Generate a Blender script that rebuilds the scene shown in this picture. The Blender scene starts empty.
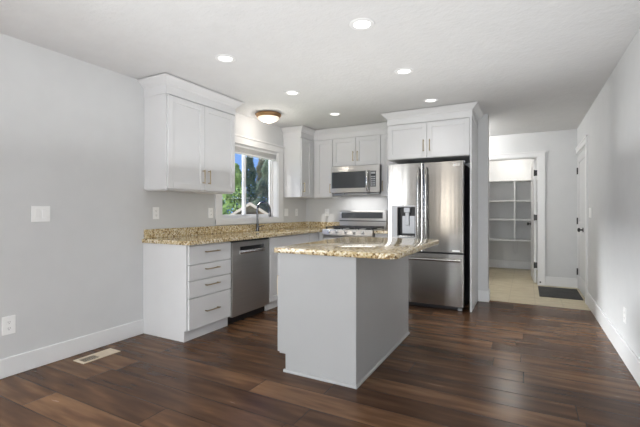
import bpy, bmesh, math, random
from mathutils import Vector, Matrix
from math import radians as R, pi
random.seed(7)
C = bpy.context.scene.collection
SC = bpy.context.scene

# ------------------------------------------------------------------ camera, world, sun, daylight, exposure
cam_d = bpy.data.cameras.new('camera'); cam = bpy.data.objects.new('camera', cam_d); C.objects.link(cam)
cam.location = (0, 0, 1.1858); cam.rotation_euler = (R(90), 0, R(28.264))
cam_d.sensor_width = 36; cam_d.lens = 384.5 / 640 * 36; cam_d.shift_y = -2.77 / 640
cam_d.clip_start = 0.02; cam_d.clip_end = 300
SC.camera = cam
SC.view_settings.view_transform = 'Standard'; SC.view_settings.look = 'None'
SC.view_settings.gamma = 1; SC.view_settings.use_curve_mapping = False
SC.view_settings.exposure = 0.2
SUN_DIR = Vector((1.0, 3.2, -1.2)).normalized()

w = bpy.data.worlds.new('world'); SC.world = w; w.use_nodes = True
nt = w.node_tree; nt.nodes.clear()
wo = nt.nodes.new('ShaderNodeOutputWorld'); bg = nt.nodes.new('ShaderNodeBackground')
tc = nt.nodes.new('ShaderNodeTexCoord'); sx = nt.nodes.new('ShaderNodeSeparateXYZ'); cr = nt.nodes.new('ShaderNodeValToRGB')
nt.links.new(tc.outputs['Generated'], sx.inputs[0]); nt.links.new(sx.outputs['Z'], cr.inputs[0])
cr.color_ramp.elements[0].position = 0.0; cr.color_ramp.elements[0].color = (0.26, 0.48, 0.92, 1)
cr.color_ramp.elements[1].position = 0.35; cr.color_ramp.elements[1].color = (0.10, 0.25, 0.75, 1)
nt.links.new(cr.outputs[0], bg.inputs['Color']); bg.inputs['Strength'].default_value = 1.0
nt.links.new(bg.outputs[0], wo.inputs['Surface'])

def light(name, kind, loc, energy, rot=(0, 0, 0), color=(1, 1, 1), size=None, size_y=None, **kw):
    d = bpy.data.lights.new(name, kind); d.energy = energy; d.color = color
    if kind == 'AREA':
        d.shape = 'RECTANGLE' if size_y else 'DISK'; d.size = size
        if size_y: d.size_y = size_y
    for k, v in kw.items(): setattr(d, k, v)
    o = bpy.data.objects.new(name, d); C.objects.link(o); o.location = loc; o.rotation_euler = rot
    return o
sun = light('sun', 'SUN', (0, 0, 20), 1.0, color=(1, 0.95, 0.88), angle=R(0.4))
sun.rotation_euler = SUN_DIR.to_track_quat('-Z', 'Y').to_euler()
# lamps standing in for daylight at unseen openings behind the camera
DAY = (0.94, 0.975, 1)
DAY = (0.94, 0.975, 1)
light('rear_fill', 'AREA', (-.0, -3.50, 1.1), 112, rot=(R(90), 0, 0), color=DAY, size=1.05, size_y=2.0)  # added rear fill, brightens the fronts that face the camera
light('fridge_band_lamp', 'AREA', (-2.28, -3.50, 1.1), 8, rot=(R(90), 0, 0), color=(1, .92, .80), size=0.17, size_y=2.0)  # added narrow lamp, puts a cream band on the refrigerator doors
light('daylight_side_window', 'AREA', (-3.17, -.20, 1.05), 62, rot=(0, R(-66), 0), color=DAY, size=1.8, size_y=1.4)
# bright open sky above the garden, shining in through the sink window
light('bright_sky', 'AREA', (-20, 4.5, 7.9), 19000, rot=(0, R(-74), 0), color=(0.95, 0.98, 1), size=5.4, size_y=14)
# added soft fill floating mid-room, aimed up to brighten the ceiling
light('ceiling_fill', 'AREA', (-1.15, 2.3, 1.60), 24, rot=(R(180), 0, 0), color=(0.96, 0.98, 1), size=3.4, size_y=3.6)

# ------------------------------------------------------------------ materials
def new_mat(name):
    m = bpy.data.materials.new(name); m.use_nodes = True
    return m, m.node_tree, m.node_tree.nodes['Principled BSDF']
def N(nt, t, **kw):
    n = nt.nodes.new(t)
    for k, v in kw.items(): setattr(n, k, v)
    return n
def L(nt, a, b): nt.links.new(a, b)
def M(nt, op, a, b=None, c=None):
    n = N(nt, 'ShaderNodeMath', operation=op)
    for i, v in enumerate((a, b, c)):
        if v is None: continue
        if isinstance(v, (int, float)): n.inputs[i].default_value = v
        else: L(nt, v, n.inputs[i])
    return n.outputs[0]
def ramp(nt, fac, stops, interp='LINEAR'):
    n = N(nt, 'ShaderNodeValToRGB'); n.color_ramp.interpolation = interp
    e = n.color_ramp.elements
    while len(e) < len(stops): e.new(0.5)
    for q, (p, c) in zip(e, stops): q.position = p; q.color = (*c, 1)
    L(nt, fac, n.inputs[0]); return n.outputs[0]
def coords(nt, scale=(1, 1, 1)):
    t = N(nt, 'ShaderNodeTexCoord'); m = N(nt, 'ShaderNodeMapping'); m.inputs['Scale'].default_value = scale
    L(nt, t.outputs['Object'], m.inputs[0]); return m.outputs[0]
def noise(nt, vec, scale, detail=2, rough=.5):
    n = N(nt, 'ShaderNodeTexNoise'); n.inputs['Scale'].default_value = scale; n.inputs['Detail'].default_value = detail
    n.inputs['Roughness'].default_value = rough
    L(nt, vec, n.inputs['Vector']); return n.outputs['Fac']
def bump(nt, b, h, strength, dist=.002):
    n = N(nt, 'ShaderNodeBump'); n.inputs['Strength'].default_value = strength; n.inputs['Distance'].default_value = dist
    L(nt, h, n.inputs['Height']); L(nt, n.outputs[0], b.inputs['Normal'])
def plain(name, col, rough=.5, metal=0, spec=.5, bmp=None, emit=None, var=0.04):
    m, nt, b = new_mat(name)
    b.inputs['Roughness'].default_value = rough; b.inputs['Metallic'].default_value = metal
    b.inputs['Specular IOR Level'].default_value = spec
    f = noise(nt, coords(nt), 6, 2)
    lo = tuple(c * (1 - var) for c in col); hi = tuple(min(1, c * (1 + var)) for c in col)
    L(nt, ramp(nt, f, [(.3, lo), (.7, hi)]), b.inputs['Base Color'])
    if bmp: bump(nt, b, noise(nt, coords(nt), bmp[0], 4), bmp[1], bmp[2])
    if emit: b.inputs['Emission Color'].default_value = (*emit[0], 1); b.inputs['Emission Strength'].default_value = emit[1]
    return m

MT = {}
MT['wall'] = plain('wall_paint', (.655, .66, .66), .55, spec=.3, bmp=(90, .12, .002), var=.015)
MT['ceiling'] = plain('ceiling_paint', (.69, .69, .69), .8, spec=.2, bmp=(26, .8, .006), var=.015)
MT['cabinet'] = plain('cabinet_white', (.72, .72, .725), .38, spec=.4, var=.01)
MT['island'] = plain('island_paint', (.41, .41, .407), .42, spec=.4, var=.01)
MT['trim'] = plain('trim_white', (.78, .78, .78), .35, spec=.4, var=.01)
MT['door'] = plain('door_white', (.66, .66, .66), .4, spec=.4, var=.01)
MT['vinyl'] = plain('vinyl_white', (.86, .86, .87), .3, var=.01)
MT['plastic'] = plain('plate_white', (.93, .93, .92), .3, var=.01)
MT['shade'] = plain('shade_fabric', (.72, .72, .71), .8, bmp=(300, .2, .001))
MT['black'] = plain('black_plastic', (.012, .012, .014), .35)
MT['iron'] = plain('cast_iron', (.03, .03, .033), .5)
MT['charcoal'] = plain('mat_rubber', (.045, .044, .042), .9, bmp=(250, .8, .004), var=.25)
MT['brass'] = plain('champagne_brass', (.46, .37, .24), .32, metal=1)
MT['bronze'] = plain('bronze_brown', (.40, .24, .12), .38, metal=.8)
MT['bar'] = plain('handle_steel', (.48, .47, .455), .2, metal=1)
MT['gunmetal'] = plain('dark_nickel', (.13, .13, .135), .2, metal=1)
MT['blackmetal'] = plain('black_hardware', (.012, .011, .01), .4)
MT['chrome'] = plain('bright_chrome', (.80, .80, .80), .18, metal=1)
MT['register'] = plain('register_cream', (.62, .52, .39), .45)
MT['hole'] = plain('slot_dark', (.02, .018, .015), .8)
MT['glassdark'] = plain('dark_oven_glass', (.045, .05, .056), .04, spec=.8)
MT['led'] = plain('led_lens', (.9, .9, .9), .4, emit=((1, .97, .92), 1.7))
MT['frost'] = plain('frosted_lamp_glass', (.85, .80, .72), .35, emit=((1, .84, .66), .55))
MT['display'] = plain('dispenser_grey', (.42, .43, .45), .3, metal=.6)
MT['silver'] = plain('silver_plastic', (.40, .40, .41), .3, metal=.3)
MT['siding'] = plain('house_siding', (.27, .18, .14), .8)
MT['fascia'] = plain('house_fascia', (.46, .38, .31), .7)
MT['shingle'] = plain('roof_shingle', (.33, .26, .21), .9, bmp=(40, .5, .01), var=.2)
MT['lawn'] = plain('far_lawn', (.10, .16, .06), .9, var=.3)
MT['bark'] = plain('tree_bark', (.10, .07, .05), .9, var=.3)
MT['cord'] = plain('cord_white', (.62, .62, .62), .5)

def leaf_mat(name, c1, c2):
    m, nt, b = new_mat(name); b.inputs['Roughness'].default_value = .6; b.inputs['Specular IOR Level'].default_value = .2
    L(nt, ramp(nt, noise(nt, coords(nt), 1.6, 3), [(.35, c1), (.65, c2)]), b.inputs['Base Color']); return m
MT['leaf_dark'] = leaf_mat('conifer_dark', (.11, .16, .09), (.28, .34, .19))
MT['leaf_green'] = leaf_mat('conifer_green', (.14, .24, .06), (.30, .41, .14))
MT['leaf_gold'] = leaf_mat('conifer_golden', (.26, .23, .10), (.60, .50, .24))

def steel(name, col=(.60, .595, .585), rough=.2):
    m, nt, b = new_mat(name); b.inputs['Metallic'].default_value = 1
    f = noise(nt, coords(nt, (2, 2, 420)), 1, 2)
    L(nt, ramp(nt, f, [(.3, tuple(c * .93 for c in col)), (.7, tuple(min(1, c * 1.05) for c in col))]), b.inputs['Base Color'])
    b.inputs['Roughness'].default_value = rough
    tg = N(nt, 'ShaderNodeTangent', direction_type='RADIAL', axis='Z'); L(nt, tg.outputs[0], b.inputs['Tangent'])
    b.inputs['Anisotropic'].default_value = .9; b.inputs['Anisotropic Rotation'].default_value = .25
    bump(nt, b, noise(nt, coords(nt, (11, 11, .4)), 1, 1), .22, .004)
    return m
MT['steel'] = steel('brushed_steel', (.48, .465, .445), .19)
MT['steel_light'] = steel('brushed_steel_light', (.60, .59, .575), .28)
MT['steel_dw'] = steel('brushed_steel_dishwasher', (.62, .62, .62), .3)

def granite():
    m, nt, b = new_mat('golden_granite')
    v = coords(nt)
    big = noise(nt, v, 9, 3); med = noise(nt, v, 50, 3, .6)
    vo = N(nt, 'ShaderNodeTexVoronoi'); vo.inputs['Scale'].default_value = 78; L(nt, v, vo.inputs['Vector'])
    vs = N(nt, 'ShaderNodeSeparateColor'); L(nt, vo.outputs['Color'], vs.inputs[0])
    mix = M(nt, 'ADD', M(nt, 'MULTIPLY', med, .55), M(nt, 'ADD', M(nt, 'MULTIPLY', vs.outputs[0], .38), M(nt, 'MULTIPLY', big, .12)))
    col = ramp(nt, mix, [(.28, (.025, .017, .012)), (.34, (.20, .12, .05)), (.42, (.44, .315, .15)), (.53, (.60, .48, .27)), (.66, (.74, .655, .48)), (.78, (.84, .79, .67))])
    L(nt, col, b.inputs['Base Color'])
    b.inputs['Roughness'].default_value = .07; b.inputs['Specular IOR Level'].default_value = .6
    return m
MT['granite'] = granite()

def wood():
    m, nt, b = new_mat('dark_plank_floor')
    t = N(nt, 'ShaderNodeTexCoord'); s = N(nt, 'ShaderNodeSeparateXYZ'); L(nt, t.outputs['Object'], s.inputs[0])
    PW, PL = .20, 1.55
    yr = M(nt, 'DIVIDE', s.outputs['Y'], PW); row = M(nt, 'FLOOR', yr); fy = M(nt, 'FRACT', yr)
    wn = N(nt, 'ShaderNodeTexWhiteNoise', noise_dimensions='1D'); L(nt, row, wn.inputs['W'])
    xr = M(nt, 'ADD', M(nt, 'DIVIDE', s.outputs['X'], PL), M(nt, 'MULTIPLY', wn.outputs['Value'], 7.3))
    pl = M(nt, 'FLOOR', xr); fx = M(nt, 'FRACT', xr)
    cb = N(nt, 'ShaderNodeCombineXYZ'); L(nt, row, cb.inputs[0]); L(nt, pl, cb.inputs[1])
    w2 = N(nt, 'ShaderNodeTexWhiteNoise', noise_dimensions='2D'); L(nt, cb.outputs[0], w2.inputs['Vector'])
    rnd = w2.outputs['Value']
    gv = N(nt, 'ShaderNodeCombineXYZ')
    L(nt, M(nt, 'ADD', M(nt, 'MULTIPLY', s.outputs['X'], 1.6), M(nt, 'MULTIPLY', rnd, 40)), gv.inputs[0])
    L(nt, M(nt, 'MULTIPLY', s.outputs['Y'], 11), gv.inputs[1]); L(nt, M(nt, 'MULTIPLY', rnd, 9), gv.inputs[2])
    g = noise(nt, gv.outputs[0], 1.5, 4, .45)
    blot = noise(nt, gv.outputs[0], .35, 2)
    fac = M(nt, 'ADD', M(nt, 'ADD', M(nt, 'MULTIPLY', rnd, .17), .045), M(nt, 'ADD', M(nt, 'MULTIPLY', g, .56), M(nt, 'MULTIPLY', blot, .24)))
    col = ramp(nt, fac, [(.30, (.040, .0195, .0115)), (.44, (.066, .0325, .0175)), (.56, (.105, .053, .027)), (.75, (.22, .118, .060))])
    ed = M(nt, 'MINIMUM', M(nt, 'MULTIPLY', M(nt, 'MINIMUM', fy, M(nt, 'SUBTRACT', 1, fy)), PW), M(nt, 'MULTIPLY', M(nt, 'MINIMUM', fx, M(nt, 'SUBTRACT', 1, fx)), PL))
    gap = M(nt, 'MINIMUM', M(nt, 'DIVIDE', ed, .004), 1)
    mx = N(nt, 'ShaderNodeMix', data_type='RGBA'); L(nt, gap, mx.inputs['Factor'])
    mx.inputs[6].default_value = (.006, .004, .003, 1); L(nt, col, mx.inputs[7]); L(nt, mx.outputs[2], b.inputs['Base Color'])
    L(nt, M(nt, 'ADD', M(nt, 'MULTIPLY', g, .10), .20), b.inputs['Roughness'])
    b.inputs['Specular IOR Level'].default_value = .16
    bump(nt, b, M(nt, 'ADD', M(nt, 'MULTIPLY', g, .12), M(nt, 'ADD', gap, M(nt, 'MULTIPLY', blot, .2))), .25, .002)
    return m
MT['wood'] = wood()

def tile():
    m, nt, b = new_mat('beige_floor_tile')
    t = N(nt, 'ShaderNodeTexCoord'); s = N(nt, 'ShaderNodeSeparateXYZ'); L(nt, t.outputs['Object'], s.inputs[0])
    T = .305
    ux = M(nt, 'DIVIDE', M(nt, 'ADD', s.outputs['X'], .21), T); uy = M(nt, 'DIVIDE', M(nt, 'ADD', s.outputs['Y'], .1), T)
    fx = M(nt, 'FRACT', ux); fy = M(nt, 'FRACT', uy)
    e = M(nt, 'MINIMUM', M(nt, 'MINIMUM', fx, M(nt, 'SUBTRACT', 1, fx)), M(nt, 'MINIMUM', fy, M(nt, 'SUBTRACT', 1, fy)))
    gap = M(nt, 'MINIMUM', M(nt, 'DIVIDE', e, .012), 1)
    f = noise(nt, coords(nt, (3, 9, 1)), 1.6, 5, .65)
    col = ramp(nt, f, [(.3, (.40, .33, .21)), (.5, (.52, .45, .31)), (.72, (.62, .56, .42))])
    mx = N(nt, 'ShaderNodeMix', data_type='RGBA'); L(nt, gap, mx.inputs['Factor'])
    mx.inputs[6].default_value = (.30, .25, .17, 1); L(nt, col, mx.inputs[7]); L(nt, mx.outputs[2], b.inputs['Base Color'])
    b.inputs['Roughness'].default_value = .4
    bump(nt, b, gap, .3, .002)
    return m
MT['tile'] = tile()

def pane_mat():
    m = bpy.data.materials.new('window_glass'); m.use_nodes = True; nt = m.node_tree; nt.nodes.clear()
    o = N(nt, 'ShaderNodeOutputMaterial'); mix = N(nt, 'ShaderNodeMixShader'); lw = N(nt, 'ShaderNodeLayerWeight'); lw.inputs['Blend'].default_value = .5
    t = N(nt, 'ShaderNodeBsdfTransparent'); g = N(nt, 'ShaderNodeBsdfGlossy'); g.inputs['Roughness'].default_value = .0
    L(nt, M(nt, 'ADD', M(nt, 'MULTIPLY', M(nt, 'POWER', lw.outputs['Facing'], 5), .7), .04), mix.inputs[0]); L(nt, t.outputs[0], mix.inputs[1]); L(nt, g.outputs[0], mix.inputs[2]); L(nt, mix.outputs[0], o.inputs[0])
    return m
MT['pane'] = pane_mat()

# ------------------------------------------------------------------ mesh helpers (everything is drawn in world metres)
def bx(bm, x0, x1, y0, y1, z0, z1, bev=0, seg=1, axis=None):
    vs = [bm.verts.new((x, y, z)) for z in (z0, z1) for y in (y0, y1) for x in (x0, x1)]
    fs = [bm.faces.new([vs[i] for i in q]) for q in ((0, 2, 3, 1), (4, 5, 7, 6), (0, 1, 5, 4), (2, 6, 7, 3), (0, 4, 6, 2), (1, 3, 7, 5))]
    if bev:
        es = set(e for f in fs for e in f.edges)
        if axis is not None: es = [e for e in es if abs((e.verts[0].co - e.verts[1].co)[axis]) > 1e-6]
        bmesh.ops.bevel(bm, geom=list(es), offset=bev, segments=seg, affect='EDGES', profile=.5)
    return bm
FACE = {'X+': lambda p, u, v, w: (p + w, u, v), 'X-': lambda p, u, v, w: (p - w, u, v), 'Y-': lambda p, u, v, w: (u, p - w, v), 'Y+': lambda p, u, v, w: (u, p + w, v)}
def fb(bm, face, p, u0, u1, v0, v1, w0, w1, bev=0, seg=1):       # a box laid on a vertical face: u across, v up, w out
    a = FACE[face](p, u0, v0, w0); b = FACE[face](p, u1, v1, w1)
    q = [sorted(t) for t in zip(a, b)]
    return bx(bm, *q[0], *q[1], *q[2], bev, seg)
def ring(c, n, r, seg, up=None):
    n = n.normalized(); a = up or (Vector((0, 0, 1)) if abs(n.z) < .9 else Vector((1, 0, 0)))
    u = n.cross(a).normalized(); v = u.cross(n).normalized()
    return [c + r * (math.cos(2 * pi * i / seg) * u + math.sin(2 * pi * i / seg) * v) for i in range(seg)]
def tube(bm, pts, r, seg=12, cap=True):
    pts = [Vector(p) for p in pts]; rings = []
    rr = r if isinstance(r, (list, tuple)) else [r] * len(pts)
    for i, p in enumerate(pts):
        d = (pts[min(i + 1, len(pts) - 1)] - pts[max(i - 1, 0)])
        rings.append([bm.verts.new(c) for c in ring(p, d, rr[i], seg)])
    for a, b in zip(rings, rings[1:]):
        for i in range(seg): bm.faces.new((a[i], a[(i + 1) % seg], b[(i + 1) % seg], b[i]))
    if cap: bm.faces.new(rings[0][::-1]); bm.faces.new(rings[-1])
    bmesh.ops.recalc_face_normals(bm, faces=bm.faces)
    return bm
def lathe(bm, c, prof, seg=32):
    c = Vector(c); rings = []
    for r, z in prof:
        rings.append([bm.verts.new(c + Vector((max(r, .0004) * math.cos(2 * pi * i / seg), max(r, .0004) * math.sin(2 * pi * i / seg), z))) for i in range(seg)])
    for a, b in zip(rings, rings[1:]):
        for i in range(seg): bm.faces.new((a[i], a[(i + 1) % seg], b[(i + 1) % seg], b[i]))
    bmesh.ops.recalc_face_normals(bm, faces=bm.faces)
    return bm
def prism(bm, poly, axis, a, b):                                    # a polygon swept along one axis
    def P(q, t): return (t, q[0], q[1]) if axis == 0 else (q[0], t, q[1]) if axis == 1 else (q[0], q[1], t)
    v0 = [bm.verts.new(P(q, a)) for q in poly]; v1 = [bm.verts.new(P(q, b)) for q in poly]; n = len(poly)
    bm.faces.new(v0); bm.faces.new(v1[::-1])
    for i in range(n): bm.faces.new((v0[i], v1[i], v1[(i + 1) % n], v0[(i + 1) % n]))
    bmesh.ops.recalc_face_normals(bm, faces=bm.faces)
    return bm
def moulding(bm, path, prof, i0, i1):                               # profile (out, z) swept along a plan path, outward = right hand, mitred
    P = [Vector(p) for p in path]; rings = []
    for i, p in enumerate(P):
        d0 = (P[i] - P[i - 1]).normalized() if i else None
        d1 = (P[i + 1] - P[i]).normalized() if i < len(P) - 1 else None
        d0 = d0 or d1; d1 = d1 or d0
        n0 = Vector((d0.y, -d0.x)); n1 = Vector((d1.y, -d1.x)); m = (n0 + n1); m = m / m.dot(n0)
        rings.append([(p.x + m.x * o, p.y + m.y * o, z) for o, z in prof])
    rv = [[bm.verts.new(c) for c in rings[i]] for i in range(i0, i1 + 1)]; n = len(prof)
    for a, b in zip(rv, rv[1:]):
        for i in range(n): bm.faces.new((a[i], a[(i + 1) % n], b[(i + 1) % n], b[i]))
    bm.faces.new(rv[0][::-1]); bm.faces.new(rv[-1])
    bmesh.ops.recalc_face_normals(bm, faces=bm.faces)
    return bm

OFF = {}
def obj(name, bm, m, parent=None, smooth=False, kind=None, label=None):
    me = bpy.data.meshes.new(name)
    off = OFF.get(parent, Vector((0, 0, 0)))
    bmesh.ops.translate(bm, verts=bm.verts, vec=-off)
    bm.to_mesh(me); bm.free(); me.materials.append(MT[m])
    if smooth:
        for p in me.polygons: p.use_smooth = True
        me.set_sharp_from_angle(angle=R(38))
    o = bpy.data.objects.new(name, me); C.objects.link(o)
    if parent is not None: o.parent = parent; OFF[o] = off
    if kind: o['kind'] = kind
    if label: o['label'] = label
    return o
def tag(o, label, cat, group=None):
    o['label'] = label; o['category'] = cat
    if group: o['group'] = group
    return o
def thing(name, label, cat, loc, group=None):
    o = bpy.data.objects.new(name, None); C.objects.link(o); o.location = loc; o.empty_display_size = .1
    OFF[o] = Vector(loc); return tag(o, label, cat, group)
def lone(name, bm, m, label, cat, loc, group=None, smooth=False):   # a thing that is one mesh, its origin at its base
    OFF['_'] = Vector(loc); me_o = obj(name, bm, m, None, smooth)
    for v in me_o.data.vertices: v.co -= Vector(loc)
    me_o.location = loc
    return tag(me_o, label, cat, group)
def dup(root, loc, label=None, group=None):
    r = root.copy(); C.objects.link(r); r.location = loc
    if label: r['label'] = label
    if group: r['group'] = group
    for ch in list(root.children):
        c = ch.copy(); C.objects.link(c); c.parent = r
        for g in ch.children:
            d = g.copy(); C.objects.link(d); d.parent = c
    return r
def struct(name, bm, m, parent=None, smooth=False): return obj(name, bm, m, parent, smooth, 'structure')
def sroot(name, loc):
    o = bpy.data.objects.new(name, None); C.objects.link(o); o.location = loc; o['kind'] = 'structure'; OFF[o] = Vector(loc); return o
B = bmesh.new
def cut(o, x0, x1, y0, y1, z0, z1):                                 # carve a box out of an object's mesh
    off = OFF.get(o, Vector((0, 0, 0)))
    b = B(); bx(b, x0, x1, y0, y1, z0, z1); bmesh.ops.translate(b, verts=b.verts, vec=-off); me = bpy.data.meshes.new('cutter'); b.to_mesh(me); b.free()
    k = bpy.data.objects.new('cutter', me); C.objects.link(k)
    par = o.parent; o.parent = None
    md = o.modifiers.new('cut', 'BOOLEAN'); md.operation = 'DIFFERENCE'; md.object = k; md.solver = 'EXACT'
    bpy.context.view_layer.update()
    nm = bpy.data.meshes.new_from_object(o.evaluated_get(bpy.context.evaluated_depsgraph_get()))
    o.modifiers.clear(); o.data = nm; o.parent = par
    bpy.data.objects.remove(k)

# ------------------------------------------------------------------ the room
XL, XR, YB, H = -3.273, .682, 5.60, 2.441
YH, YT, YR = 7.069, 5.545, -3.6
b = B(); bx(b, XL - .12, XR + .12, YR - .12, YT, -.12, 0); struct('floor', b, 'wood')
b = B(); bx(b, -2.0, XR + .12, YT, 8.95, -.12, 0.0); struct('floor_hall', b, 'tile')
b = B(); bx(b, XL - .12, XR + .12, YR - .12, 9.0, H, H + .12); struct('ceiling', b, 'ceiling')
WY0, WY1, WZ0, WZ1 = 3.55, 4.745, 1.085, 2.05
b = B(); X0, X1 = XL - .12, XL
S0, S1 = -.95, .55
for y0, y1, z0, z1 in ((YR, S0, 0, H), (S0, S1, 0, .02), (S0, S1, 2.05, H), (S1, WY0, 0, H), (WY0, WY1, 0, WZ0), (WY0, WY1, WZ1, H), (WY1, YB + .12, 0, H)): bx(b, X0, X1, y0, y1, z0, z1)
struct('wall_left', b, 'wall')
b = B(); bx(b, XL, -.50, YB, YB + .12, 0, H); bx(b, -.565, -.445, 5.43, YB + .0, 0, H); struct('wall_back', b, 'wall')
DY0, DY1, DZ = 5.985, 7.035, 2.05
b = B()
for y0, y1, z0, z1 in ((YR, DY0, 0, H), (DY0, DY1, DZ, H), (DY1, 8.95, 0, H)): bx(b, XR, XR + .12, y0, y1, z0, z1)
struct('wall_right', b, 'wall')
PX0, PX1 = -.640, .166
b = B()
for x0, x1, z0, z1 in ((-2.0, PX0, 0, H), (PX0, PX1, DZ, H), (PX1, XR, 0, H)): bx(b, x0, x1, YH, YH + .12, z0, z1)
struct('wall_hall', b, 'wall')
b = B(); bx(b, -2.12, -2.0, YB + .12, 9.0, 0, H); struct('wall_hall_left', b, 'wall')
b = B(); bx(b, -2.0, XR, 8.83, 8.95, 0, H); struct('wall_pantry_back', b, 'wall')
b = B(); bx(b, .40, .50, YH + .12, 8.83, 0, H); struct('wall_pantry_right', b, 'wall')
b = B(); bx(b, -1.10, -1.0, YH + .12, 8.83, 0, H); struct('wall_pantry_left', b, 'wall')
b = B()                                                            # unseen rear wall; patio door and sidelight openings added for light
for x0, x1, z0, z1 in ((XL, -2.37, 0, H), (-2.37, -2.19, 0, .1), (-2.37, -2.19, 2.1, H), (-2.19, -.56, 0, H), (-.56, .52, 2.1, H), (.52, XR, 0, H)): bx(b, x0, x1, YR - .12, YR, z0, z1)
struct('wall_rear', b, 'wall')

def board(name, x0, x1, y0, y1, h):
    b = B(); bx(b, x0, x1, y0, y1, 0, h, .004); struct(name, b, 'trim')
board('baseboard_left', XL, XL + .015, S1 + .091, 2.467, .138)
board('baseboard_right', XR - .015, XR, YR, 5.868, .163)
board('baseboard_back', -.563, -.43, 5.415, 5.43, .145)
board('baseboard_end', -.445, -.43, 5.43, YB, .145)
board('baseboard_hall', .258, XR, YH - .015, YH, .145)
board('baseboard_pantry', -1.0, .40, 8.815, 8.83, .16)
board('baseboard_rear', -2.08, -.66, YR, YR + .015, .138)

# kitchen window
wr = sroot('window_1', (XL, (WY0 + WY1) / 2, WZ0))
b = B(); cx0, cx1 = XL + .001, XL + .021
bx(b, cx0, cx1, 3.44, WY0, 1.03, WZ1, .002); bx(b, cx0, cx1, WY1, 4.878, 1.03, WZ1, .002)
bx(b, cx0, cx1 + .004, 3.44, 4.878, WZ1, 2.135, .002); bx(b, cx0, cx1 + .016, 3.43, 4.886, 2.135, 2.16, .002); bx(b, cx0, cx1 + .004, 3.44, 4.878, 1.015, WZ0, .002)
struct('casing', b, 'trim', wr)
b = B(); jx0, jx1 = XL - .12, XL + .001
bx(b, jx0, jx1, WY0, WY0 + .012, WZ0, WZ1); bx(b, jx0, jx1, WY1 - .012, WY1, WZ0, WZ1); bx(b, jx0, jx1, WY0, WY1, WZ1 - .012, WZ1); bx(b, jx0, jx1, WY0, WY1, WZ0, WZ0 + .012)
struct('jamb', b, 'trim', wr)
fy0, fy1, fz0, fz1 = WY0 + .012, WY1 - .012, WZ0 + .012, WZ1 - .012; fx0, fx1 = XL - .115, XL - .072
b = B(); t = .028
bx(b, fx0, fx1, fy0, fy0 + t, fz0, fz1, .002); bx(b, fx0, fx1, fy1 - t, fy1, fz0, fz1, .002); bx(b, fx0, fx1, fy0, fy1, fz0, fz0 + .02, .002); bx(b, fx0, fx1, fy0, fy1, fz1 - .02, fz1, .002)
struct('frame', b, 'vinyl', wr)
for y0, y1, xo in ((fy0 + t, 4.10, .018), (4.06, fy1 - t, -.004)):
    b = B(); a0, a1 = XL - .102 + xo, XL - .082 + xo; s = .034
    bx(b, a0, a1, y0, y0 + s, fz0 + .02, fz1 - .02, .002); bx(b, a0, a1, y1 - s, y1, fz0 + .02, fz1 - .02, .002); bx(b, a0, a1, y0, y1, fz0 + .02, fz0 + .02 + .02, .002); bx(b, a0, a1, y0, y1, fz1 - .05, fz1 - .02, .002)
    sa = struct('sash', b, 'vinyl', wr)
    b = B(); bx(b, a0 + .008, a0 + .011, y0 + s, y1 - s, fz0 + .04, fz1 - .05); struct('pane', b, 'pane', sa)
b = B(); bx(b, XL - .066, XL - .050, 4.070, 4.092, 1.42, 1.50, .004); struct('latch', b, 'vinyl', wr)
# raised shade
b = B(); n = 7; z0s, z1s = 1.945, 2.012
for i in range(n):
    za = z0s + (z1s - z0s) * i / n; zb = z0s + (z1s - z0s) * (i + 1) / n
    vs = [(XL - .050, za), (XL - .012, za + .001), (XL - .005, (za + zb) / 2), (XL - .012, zb - .001), (XL - .050, zb)]
    prism(b, vs, 1, WY0 + .016, WY1 - .016)
sh = thing('window_shade', 'raised white pleated shade bunched at the top of the sink window', 'window shade', (XL - .03, 4.15, 1.93))
obj('pleated_fabric', b, 'shade', sh)
b = B(); bx(b, XL - .052, XL - .004, WY0 + .014, WY1 - .014, 2.012, 2.037, .003); obj('head_rail', b, 'vinyl', sh)
b = B(); bx(b, XL - .052, XL - .006, WY0 + .016, WY1 - .016, 1.928, 1.945, .003); obj('bottom_rail', b, 'vinyl', sh)

# side window behind the camera; rear patio door and sidelight added for light
def plain_window(name, face_x=None, face_y=None, a0=0, a1=0, z0=0, z1=0, mull=0):
    r = sroot(name, (face_x if face_x is not None else (a0 + a1) / 2, face_y if face_y is not None else (a0 + a1) / 2, z0))
    f = 'X+' if face_x is not None else 'Y+'; p = face_x if face_x is not None else face_y
    b = B(); c = .09
    fb(b, f, p, a0 - c, a0, z0 - (c if z0 > .2 else 0), z1, 0, .02); fb(b, f, p, a1, a1 + c, z0 - (c if z0 > .2 else 0), z1, 0, .02); fb(b, f, p, a0 - c, a1 + c, z1, z1 + c, 0, .022)
    if z0 > .2: fb(b, f, p, a0, a1, z0 - c, z0, 0, .02)
    struct('casing', b, 'trim', r)
    b = B(); s = .05
    fb(b, f, p, a0, a0 + s, z0, z1, -.1, -.05); fb(b, f, p, a1 - s, a1, z0, z1, -.1, -.05); fb(b, f, p, a0 + s, a1 - s, z1 - s, z1, -.1, -.05); fb(b, f, p, a0 + s, a1 - s, z0, z0 + s, -.1, -.05)
    if mull: fb(b, f, p, (a0 + a1) / 2 - .04, (a0 + a1) / 2 + .04, z0 + s, z1 - s, -.1, -.05)
    fr = struct('frame', b, 'vinyl', r)
    b = B(); fb(b, f, p, a0 + s, a1 - s, z0 + s, z1 - s, -.08, -.076); struct('pane', b, 'pane', r)
plain_window('window_2', face_x=XL, a0=S0, a1=S1, z0=.02, z1=2.05, mull=1)
plain_window('added_rear_door', face_y=YR, a0=-.56, a1=.52, z0=.02, z1=2.1, mull=1)
plain_window('added_sidelight', face_y=YR, a0=-2.37, a1=-2.19, z0=.1, z1=2.1)

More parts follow.
